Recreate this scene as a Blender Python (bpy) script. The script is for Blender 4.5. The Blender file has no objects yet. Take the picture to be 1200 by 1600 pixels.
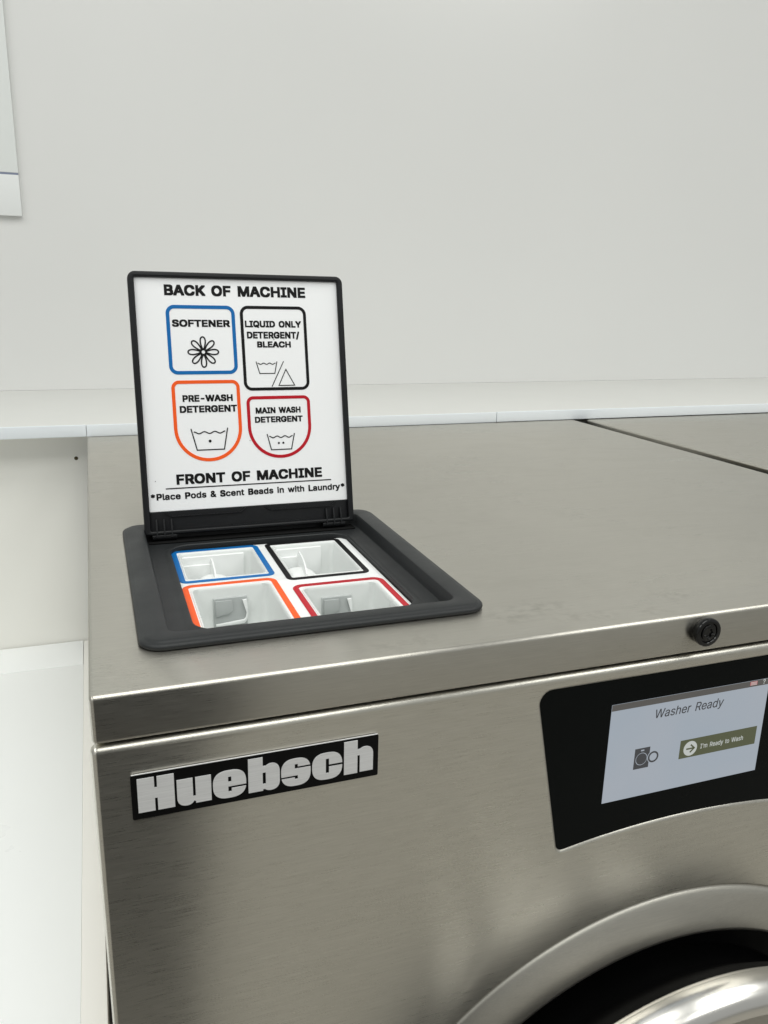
import bpy, bmesh, math, random
from mathutils import Vector, Matrix
random.seed(7)
SC = bpy.context.scene
COL = SC.collection
R_ = math.radians

# ------------------------------------------------------------------ camera
cam_d = bpy.data.cameras.new("camera")
cam = bpy.data.objects.new("camera", cam_d); COL.objects.link(cam)
CR, CD, CF = [[0.941389, -0.336565, 0.022622], [-0.068834, -0.257317, -0.963872], [0.330226, 0.905821, -0.265402]]
CR = Vector(CR); CD = Vector(CD); CF = Vector(CF)
cam.matrix_world = Matrix(((CR.x, -CD.x, -CF.x, 0.011714), (CR.y, -CD.y, -CF.y, -0.335124),
                           (CR.z, -CD.z, -CF.z, 0.171997), (0, 0, 0, 1)))
cam_d.sensor_fit = 'VERTICAL'; cam_d.sensor_height = 36.0
cam_d.lens = 1250.417 / 1600 * 36.0
cam_d.clip_start = 0.01; cam_d.clip_end = 100
SC.camera = cam

# ------------------------------------------------------------------ light
world = bpy.data.worlds.new("World"); SC.world = world; world.use_nodes = True
bg = world.node_tree.nodes["Background"]
bg.inputs[0].default_value = (0.975, 1.0, 0.985, 1); bg.inputs[1].default_value = 0.40

def area(name, loc, sx, sy, power, color=(0.99, 1.0, 0.965)):
    d = bpy.data.lights.new(name, 'AREA'); d.shape = 'RECTANGLE'
    d.size = sx; d.size_y = sy; d.energy = power; d.color = color
    o = bpy.data.objects.new(name, d); COL.objects.link(o); o.location = loc
    return o
# ceiling light fittings of the room, pointing straight down
for lx in (-1.6, 0.1, 1.8):
    area("ceiling_lamp", (lx, -0.25, 1.72), 1.2, 1.0, 12.6)
    area("ceiling_lamp", (lx, -1.45, 1.72), 1.2, 1.0, 12.6)

SC.view_settings.view_transform = 'Standard'; SC.view_settings.look = 'None'
SC.view_settings.exposure = 0.0; SC.view_settings.gamma = 1.0
SC.view_settings.use_curve_mapping = False
SC.render.engine = 'CYCLES'
SC.cycles.use_denoising = True
SC.cycles.max_bounces = 6
SC.render.resolution_x = 768; SC.render.resolution_y = 1024

# ------------------------------------------------------------------ materials
def lin(r, g, b):
    f = lambda c: (c/255/12.92) if c/255 <= 0.04045 else ((c/255+0.055)/1.055)**2.4
    return (f(r), f(g), f(b), 1)

class NT:
    def __init__(s, name):
        s.m = bpy.data.materials.new(name); s.m.use_nodes = True
        s.t = s.m.node_tree; s.p = s.t.nodes["Principled BSDF"]
    def n(s, ty, **kw):
        nd = s.t.nodes.new(ty)
        for k, v in kw.items(): setattr(nd, k, v)
        return nd
    def l(s, a, b): s.t.links.new(a, b)
    def coord(s, scale, loc=(0, 0, 0)):
        g = s.n("ShaderNodeNewGeometry"); mp = s.n("ShaderNodeMapping")
        mp.inputs["Scale"].default_value = scale; mp.inputs["Location"].default_value = loc
        s.l(g.outputs["Position"], mp.inputs["Vector"]); return mp.outputs[0]
    def noise(s, scale, sc=1, detail=3, rough=0.55, loc=(0, 0, 0), dist=0.0):
        nz = s.n("ShaderNodeTexNoise"); nz.inputs["Scale"].default_value = sc
        nz.inputs["Detail"].default_value = detail; nz.inputs["Roughness"].default_value = rough; nz.inputs["Distortion"].default_value = dist
        s.l(s.coord(scale, loc), nz.inputs["Vector"]); return nz.outputs["Fac"]
    def rng(s, f, a0, a1, b0, b1):
        r = s.n("ShaderNodeMapRange"); s.l(f, r.inputs[0])
        for i, v in enumerate((a0, a1, b0, b1)): r.inputs[i+1].default_value = v
        return r.outputs[0]
    def math(s, op, a, b):
        m = s.n("ShaderNodeMath", operation=op)
        for i, v in enumerate((a, b)):
            if isinstance(v, (int, float)): m.inputs[i].default_value = v
            else: s.l(v, m.inputs[i])
        return m.outputs[0]
    def mix(s, f, c0, c1):
        m = s.n("ShaderNodeMix", data_type='RGBA')
        if isinstance(f, (int, float)): m.inputs[0].default_value = f
        else: s.l(f, m.inputs[0])
        for i, v in ((6, c0), (7, c1)):
            if isinstance(v, tuple): m.inputs[i].default_value = v
            else: s.l(v, m.inputs[i])
        return m.outputs[2]
    def bump(s, h, strength, dist):
        b = s.n("ShaderNodeBump"); b.inputs["Strength"].default_value = strength
        b.inputs["Distance"].default_value = dist; s.l(h, b.inputs["Height"])
        s.l(b.outputs[0], s.p.inputs["Normal"]); return b

def plain(name, rgb, rough=0.5, metal=0.0, spec=0.5, var=0.04, bump=0.0, bscale=900, nscale=25, coat=0.0):
    t = NT(name)
    nz = t.noise((nscale,)*3, 1, 4)
    c0 = tuple(max(0, v*(1-var)) for v in rgb[:3])+(1,); c1 = tuple(min(1, v*(1+var)) for v in rgb[:3])+(1,)
    t.l(t.mix(nz, c0, c1), t.p.inputs["Base Color"])
    t.l(t.rng(t.noise((nscale*1.7,)*3, 1, 4, loc=(3, 1, 2)), 0.25, 0.75, rough*0.88, min(1, rough*1.12)), t.p.inputs["Roughness"])
    t.p.inputs["Metallic"].default_value = metal; t.p.inputs["Specular IOR Level"].default_value = spec
    t.p.inputs["Coat Weight"].default_value = coat; t.p.inputs["Coat Roughness"].default_value = 0.05
    if bump: t.bump(t.noise((bscale,)*3, 1, 3), bump, 0.0003)
    return t.m

def steel(name, rgb, rough=0.3, aniso=0.8, grain='x', smudge=(), bumpk=0.08, wipe=0.12):
    """satin stainless steel brushed along x: reflections smear across the grain"""
    t = NT(name); p = t.p
    gs = {'x': (70, 2600, 2600), 'r': (900, 900, 900)}[grain]
    g1 = t.noise(gs, 1, 4, 0.7); g2 = t.noise((12, 700, 700), 1, 2)
    big = t.noise((7, 9, 9), 1, 4, 0.6); pat = t.noise((9, 26, 26), 1, 6, 0.62, (5, 2, 1), 1.2)
    gr = t.math('ADD', t.math('MULTIPLY', g1, 0.75), t.math('MULTIPLY', g2, 0.25))
    c0 = tuple(v*0.90 for v in rgb[:3])+(1,); c1 = tuple(min(1, v*1.10) for v in rgb[:3])+(1,)
    colr = t.mix(t.rng(gr, 0.3, 0.7, 0, 1), c0, c1)
    r0 = t.math('ADD', t.rng(big, 0.3, 0.7, rough*0.95, rough*1.06), t.rng(pat, 0.35, 0.7, -0.03*wipe, 0.045*wipe))
    r0 = t.math('ADD', r0, t.rng(g1, 0.3, 0.7, -0.03, 0.03))
    for (sx, sy, rad) in smudge:          # finger marks near the edge
        gm = t.n("ShaderNodeNewGeometry"); d = t.n("ShaderNodeVectorMath", operation='DISTANCE')
        sc = t.n("ShaderNodeVectorMath", operation='MULTIPLY'); sc.inputs[1].default_value = (1, 1.5, 0)
        t.l(gm.outputs["Position"], sc.inputs[0]); t.l(sc.outputs[0], d.inputs[0]); d.inputs[1].default_value = (sx, sy*1.5, 0)
        fall = t.rng(d.outputs["Value"], rad*0.2, rad, 1, 0)
        mk = t.math('MULTIPLY', fall, t.rng(t.noise((130, 170, 170), 1, 4, 0.5, (sx*9, sy, 0)), 0.42, 0.66, 0, 1))
        colr = t.mix(t.math('MULTIPLY', mk, 0.42), colr, (rgb[0]*0.5, rgb[1]*0.5, rgb[2]*0.48, 1))
        r0 = t.math('ADD', r0, t.math('MULTIPLY', mk, 0.10))
    colr = t.mix(t.math('MULTIPLY', t.rng(pat, 0.5, 0.72, 0, 1), 0.24*wipe), colr, (rgb[0]*0.72, rgb[1]*0.72, rgb[2]*0.70, 1))
    t.l(colr, p.inputs["Base Color"]); t.l(r0, p.inputs["Roughness"])
    p.inputs["Metallic"].default_value = 1.0
    if aniso and grain == 'x':
        p.inputs["Anisotropic"].default_value = aniso
        gm = t.n("ShaderNodeNewGeometry"); cr = t.n("ShaderNodeVectorMath", operation='CROSS_PRODUCT')
        t.l(gm.outputs["Normal"], cr.inputs[0]); cr.inputs[1].default_value = (1, 0, 0)
        t.l(cr.outputs[0], p.inputs["Tangent"])
    t.bump(g1, bumpk, 0.0002)
    return t.m

STEEL_RGB = (0.66, 0.638, 0.572)
M = {}
M['steel_top'] = steel('brushed_steel_top', (0.53, 0.511, 0.458), 0.30, 0.86, wipe=0.55,
                       smudge=((0.2513, 0.0174, 0.014), (0.3043, 0.0112, 0.014), (0.27, 0.014, 0.014), (0.14, 0.0121, 0.016),
                               (0.222, 0.03, 0.024), (0.16, 0.014, 0.014), (0.245, 0.036, 0.022), (0.33, 0.03, 0.02)))
M['steel'] = steel('brushed_steel_front', STEEL_RGB, 0.29, 0.86)
M['steel_ring'] = steel('satin_pressed_steel', (0.57, 0.548, 0.49), 0.40, 0.0)
M['steel_dish'] = steel('satin_door_steel', (0.45, 0.43, 0.39), 0.42, 0.0, 'r')
M['steel_dark'] = plain('dark_steel_body', (0.05, 0.05, 0.048, 1), 0.55, 0.6)
M['chrome'] = plain('polished_chrome', (0.80, 0.78, 0.74, 1), 0.22, 1.0, var=0.02)
M['silver'] = steel('badge_silver', (0.80, 0.80, 0.80), 0.55, 0.4, bumpk=0.2)
M['silver'].node_tree.nodes['Principled BSDF'].inputs['Metallic'].default_value = 0.35
M['black_plate'] = plain('black_badge_paint', (0.003, 0.003, 0.003, 1), 0.5, spec=0.12)
M['void'] = plain('unlit_gap_black', (0.008, 0.008, 0.008, 1), 0.9, spec=0.1)
M['rubber_and_shade'] = plain('black_gasket_and_seam_shade', (0.002, 0.002, 0.002, 1), 0.5, spec=0.08)
M['glass_black'] = plain('black_control_glass', (0.004, 0.005, 0.005, 1), 0.06, var=0.1, spec=0.07)
M['plastic'] = plain('charcoal_plastic', lin(38, 40, 41), 0.46, spec=0.33, var=0.06, bump=0.35, bscale=1800)
M['plastic_lid'] = plain('black_lid_plastic', lin(22, 23, 25), 0.42, spec=0.3, var=0.06, bump=0.3, bscale=1800)
M['knob'] = plain('black_knob_plastic', (0.004, 0.004, 0.004, 1), 0.07, var=0.1, spec=0.5)
M['white_plastic'] = plain('white_tray_plastic', lin(238, 240, 239), 0.32, var=0.01)
M['cup_plastic'] = plain('thin_cup_plastic', lin(230, 233, 231), 0.3, var=0.02)
M['clear_grey'] = plain('grey_insert_plastic', lin(176, 180, 179), 0.25, var=0.03)
M['board'] = plain('white_sign_acrylic', lin(248, 249, 250), 0.4, var=0.001, nscale=2)
M['ink'] = plain('black_print', lin(14, 14, 15), 0.5, spec=0.2)
M['blue'] = plain('blue_print', lin(0, 104, 174), 0.4, spec=0.3)
M['orange'] = plain('orange_print', lin(248, 94, 28), 0.4, spec=0.3)
M['red'] = plain('red_print', lin(186, 14, 34), 0.4, spec=0.3)
t = NT('white_wall_paint')
t.l(t.mix(t.noise((2.5,)*3, 1, 1), lin(224, 224, 222), lin(227, 227, 225)), t.p.inputs["Base Color"])
t.l(t.rng(t.noise((4,)*3, 1, 1, 0.5, (1, 4, 2)), 0.3, 0.7, 0.19, 0.26), t.p.inputs["Roughness"])
t.bump(t.noise((420,)*3, 1, 2), 0.12, 0.0003)
M['wall'] = t.m
M['ledge'] = plain('cream_ledge_paint', lin(216, 216, 212), 0.5, var=0.015, bump=0.1, bscale=200, nscale=6)
M['trim'] = plain('white_edge_trim', lin(231, 236, 240), 0.4, var=0.03, bump=0.1, bscale=200, nscale=14)
M['beige'] = plain('beige_panel_paint', lin(243, 242, 236), 0.5, var=0.015, bump=0.1, bscale=160, nscale=7)
M['laminate'] = plain('white_laminate', lin(251, 253, 253), 0.3, var=0.012, nscale=9)
M['laminate_warm'] = plain('warm_white_laminate', lin(246, 244, 239), 0.4, var=0.012, nscale=9)
M['floor'] = plain('tan_floor_tile', (0.38, 0.36, 0.32, 1), 0.35, var=0.12, nscale=6)
M['notice'] = plain('notice_board_white', lin(230, 233, 231), 0.25, var=0.01)
M['notice_low'] = plain('notice_strip_white', lin(231, 233, 232), 0.25, var=0.01)
M['slate'] = plain('slate_blue_line', lin(130, 138, 158), 0.4)
M['cloth'] = plain('dark_cloth', (0.012, 0.012, 0.014, 1), 0.9, bump=0.3, bscale=500)
M['hair'] = plain('dark_hair', (0.015, 0.01, 0.008, 1), 0.6)
M['hole'] = plain('rusty_hole', lin(74, 66, 40), 0.8)

def emis(name, rgb, k, rough=0.12, var=None):
    t = NT(name)
    t.p.inputs["Base Color"].default_value = (0.01, 0.01, 0.012, 1); t.p.inputs["Roughness"].default_value = rough
    t.p.inputs["Emission Strength"].default_value = k
    if var:
        t.l(t.mix(t.noise((14, 14, 14), 1, 3), rgb, var), t.p.inputs["Emission Color"])
    else:
        t.p.inputs["Emission Color"].default_value = rgb
    return t.m
M['lcd'] = emis('lit_screen', lin(146, 160, 172), 0.98, var=lin(164, 168, 175))
M['lcd_bar'] = emis('screen_grey_bar', lin(80, 78, 75), 1.0)
M['lcd_dark'] = emis('screen_dark_print', lin(58, 59, 62), 1.0)
M['lcd_olive'] = emis('screen_olive_button', lin(76, 80, 56), 1.0)
M['lcd_white'] = emis('screen_white_print', lin(182, 186, 182), 1.0)
M['lcd_red'] = emis('screen_red_print', lin(168, 96, 98), 1.0)

# ------------------------------------------------------------------ helpers
def fin(me, mat, angle=38):
    for m in (mat if isinstance(mat, (list, tuple)) else [mat]): me.materials.append(M[m])
    me.shade_smooth(); me.set_sharp_from_angle(angle=R_(angle))

def link(name, me, parent=None):
    o = bpy.data.objects.new(name, me); COL.objects.link(o)
    if parent is not None: o.parent = parent
    return o

def tag(o, label=None, cat=None, group=None, kind=None):
    for k, v in (("label", label), ("category", cat), ("group", group), ("kind", kind)):
        if v: o[k] = v
    return o

def empty(name, loc):
    o = bpy.data.objects.new(name, None); COL.objects.link(o); o.location = loc; o.empty_display_size = 0.05
    return o

def bm_obj(name, bm, mat, parent=None, angle=38):
    bmesh.ops.recalc_face_normals(bm, faces=bm.faces)
    me = bpy.data.meshes.new(name); bm.to_mesh(me); bm.free(); fin(me, mat, angle)
    if parent is not None and parent.location.length > 0:
        me.transform(Matrix.Translation(-root_loc(parent)))
    return link(name, me, parent)

def root_loc(o):
    v = o.location.copy()
    while o.parent: o = o.parent; v = v + o.location
    return v

def me_obj(name, me, mat, parent=None, angle=38):
    fin(me, mat, angle)
    if parent is not None: me.transform(Matrix.Translation(-root_loc(parent)))
    return link(name, me, parent)

def boxbm(bm, x0, x1, y0, y1, z0, z1, bev=0.0, seg=3):
    r = bmesh.ops.create_cube(bm, size=1.0)
    for v in r['verts']:
        v.co = Vector(((x0+x1)/2+v.co.x*(x1-x0), (y0+y1)/2+v.co.y*(y1-y0), (z0+z1)/2+v.co.z*(z1-z0)))
    if bev:
        es = list({e for v in r['verts'] for e in v.link_edges})
        bmesh.ops.bevel(bm, geom=es, offset=bev, segments=seg, affect='EDGES', profile=0.5)

def box(name, x0, x1, y0, y1, z0, z1, mat, parent=None, bev=0.0, seg=3):
    bm = bmesh.new(); boxbm(bm, x0, x1, y0, y1, z0, z1, bev, seg)
    me = bpy.data.meshes.new(name); bmesh.ops.recalc_face_normals(bm, faces=bm.faces); bm.to_mesh(me); bm.free()
    return me_obj(name, me, mat, parent)

def rrect(x0, x1, y0, y1, r, n=8):
    """rounded rectangle; r one radius or four (bl, br, tr, tl)"""
    if not isinstance(r, (tuple, list)): r = (r,)*4
    pts = []
    for (cx, cy, a, rr) in ((x0+r[0], y0+r[0], 180, r[0]), (x1-r[1], y0+r[1], 270, r[1]),
                            (x1-r[2], y1-r[2], 0, r[2]), (x0+r[3], y1-r[3], 90, r[3])):
        for i in range(n+1):
            t = R_(a+90*i/n); pts.append((cx+rr*math.cos(t), cy+rr*math.sin(t)))
    return pts

XZ = lambda y: Matrix(((1, 0, 0, 0), (0, 0, -1, y), (0, 1, 0, 0), (0, 0, 0, 1)))   # plate facing -y, local z points to -y
XY = lambda z: Matrix.Translation((0, 0, z))

def plate_mesh(loops, t, bev=0.0, bres=3):
    """2-D loops (holes allowed) filled and extruded; local z runs 0..t"""
    cu = bpy.data.curves.new("c", 'CURVE'); cu.dimensions = '2D'; cu.fill_mode = 'BOTH'
    for lp in loops:
        sp = cu.splines.new('POLY'); sp.points.add(len(lp)-1); sp.use_cyclic_u = True
        for i, q in enumerate(lp): sp.points[i].co = (q[0], q[1], 0, 1)
    cu.extrude = max(t/2-bev, 1e-6); cu.bevel_depth = bev; cu.bevel_resolution = bres
    cu.offset = -bev
    o = bpy.data.objects.new("c", cu); COL.objects.link(o)
    dg = bpy.context.evaluated_depsgraph_get(); dg.update()
    me = bpy.data.meshes.new_from_object(o.evaluated_get(dg), depsgraph=dg)
    bpy.data.objects.remove(o); bpy.data.curves.remove(cu)
    bm = bmesh.new(); bm.from_mesh(me); bmesh.ops.remove_doubles(bm, verts=bm.verts, dist=1e-7)
    bmesh.ops.recalc_face_normals(bm, faces=bm.faces); bm.to_mesh(me); bm.free()
    me.transform(Matrix.Translation((0, 0, t/2))); me.materials.clear()
    return me

def plate(name, loops, t, mtx, mat, parent=None, bev=0.0, bres=3, angle=38):
    me = plate_mesh(loops, t, bev, bres); me.transform(mtx); me.name = name
    return me_obj(name, me, mat, parent, angle)

def rings(name, rr, mat, parent=None, cap=False, cap0=False, n=8, angle=38, skip=None):
    """rr: list of (x0,x1,y0,y1,r,z): rounded rectangles bridged one to the next"""
    bm = bmesh.new(); prev = None
    for k, (x0, x1, y0, y1, r, z) in enumerate(rr):
        vs = [bm.verts.new((a, b, z)) for a, b in rrect(x0, x1, y0, y1, r, n)]
        if prev:
            for i in range(len(vs)):
                bm.faces.new((prev[i], prev[(i+1) % len(vs)], vs[(i+1) % len(vs)], vs[i]))
        elif cap0: bm.faces.new(vs)
        prev = vs
    if cap: bm.faces.new(prev)
    return bm_obj_w(name, bm, mat, parent, angle)

def bm_obj_w(name, bm, mat, parent, angle=38, recalc=True):
    if recalc: bmesh.ops.recalc_face_normals(bm, faces=bm.faces)
    me = bpy.data.meshes.new(name); bm.to_mesh(me); bm.free()
    return me_obj(name, me, mat, parent, angle)

def lathe(name, prof, cx, cz, mat, parent=None, n=128, angle=38, y_axis=True):
    """prof: list of (radius, y); turned about the y axis through (cx, cz)"""
    bm = bmesh.new(); prev = None
    for (r, y) in prof:
        if r < 1e-6: vs = [bm.verts.new((cx, y, cz))]
        else: vs = [bm.verts.new((cx+r*math.cos(2*math.pi*i/n), y, cz+r*math.sin(2*math.pi*i/n))) for i in range(n)]
        if prev:
            for i in range(n):
                j = (i+1) % n
                a = [prev[i % len(prev)], prev[j % len(prev)], vs[j % len(vs)], vs[i % len(vs)]]
                a = list(dict.fromkeys(a))
                if len(a) > 2: bm.faces.new(a)
        prev = vs
    return bm_obj_w(name, bm, mat, parent, angle)

def stroke_pts(pts, w, closed=False):
    """ribbon outline(s) along a polyline, mitred"""
    P = [Vector(q) for q in pts]; n = len(P); L = []; Rr = []
    for i in range(n):
        a = P[(i-1) % n] if (closed or i > 0) else None
        b = P[(i+1) % n] if (closed or i < n-1) else None
        d1 = (P[i]-a).normalized() if a is not None else (b-P[i]).normalized()
        d2 = (b-P[i]).normalized() if b is not None else d1
        nn = Vector((-(d1.y+d2.y), d1.x+d2.x)).normalized()
        k = 1/max(0.4, nn.dot(Vector((-d1.y, d1.x))))
        L.append(P[i]+nn*w/2*k); Rr.append(P[i]-nn*w/2*k)
    return (L, Rr)

def strokes(name, lines, w, t, mtx, mat, parent):
    """several strokes of one printed picture as one flat print"""
    bm = bmesh.new()
    for pts, closed in lines:
        L, Q = stroke_pts(pts, w, closed); n = len(L)
        vl = [[bm.verts.new((p.x, p.y, z)) for p in S] for S in (L, Q) for z in (0, t)]
        l0, l1, q0, q1 = vl
        for i in range(n if closed else n-1):
            j = (i+1) % n
            bm.faces.new((l1[i], q1[i], q1[j], l1[j])); bm.faces.new((l0[i], l1[i], l1[j], l0[j]))
            bm.faces.new((q0[j], q1[j], q1[i], q0[i]))
    me = bpy.data.meshes.new(name); bmesh.ops.recalc_face_normals(bm, faces=bm.faces)
    bm.to_mesh(me); bm.free(); me.transform(mtx)
    return me_obj(name, me, mat, parent)

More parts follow.
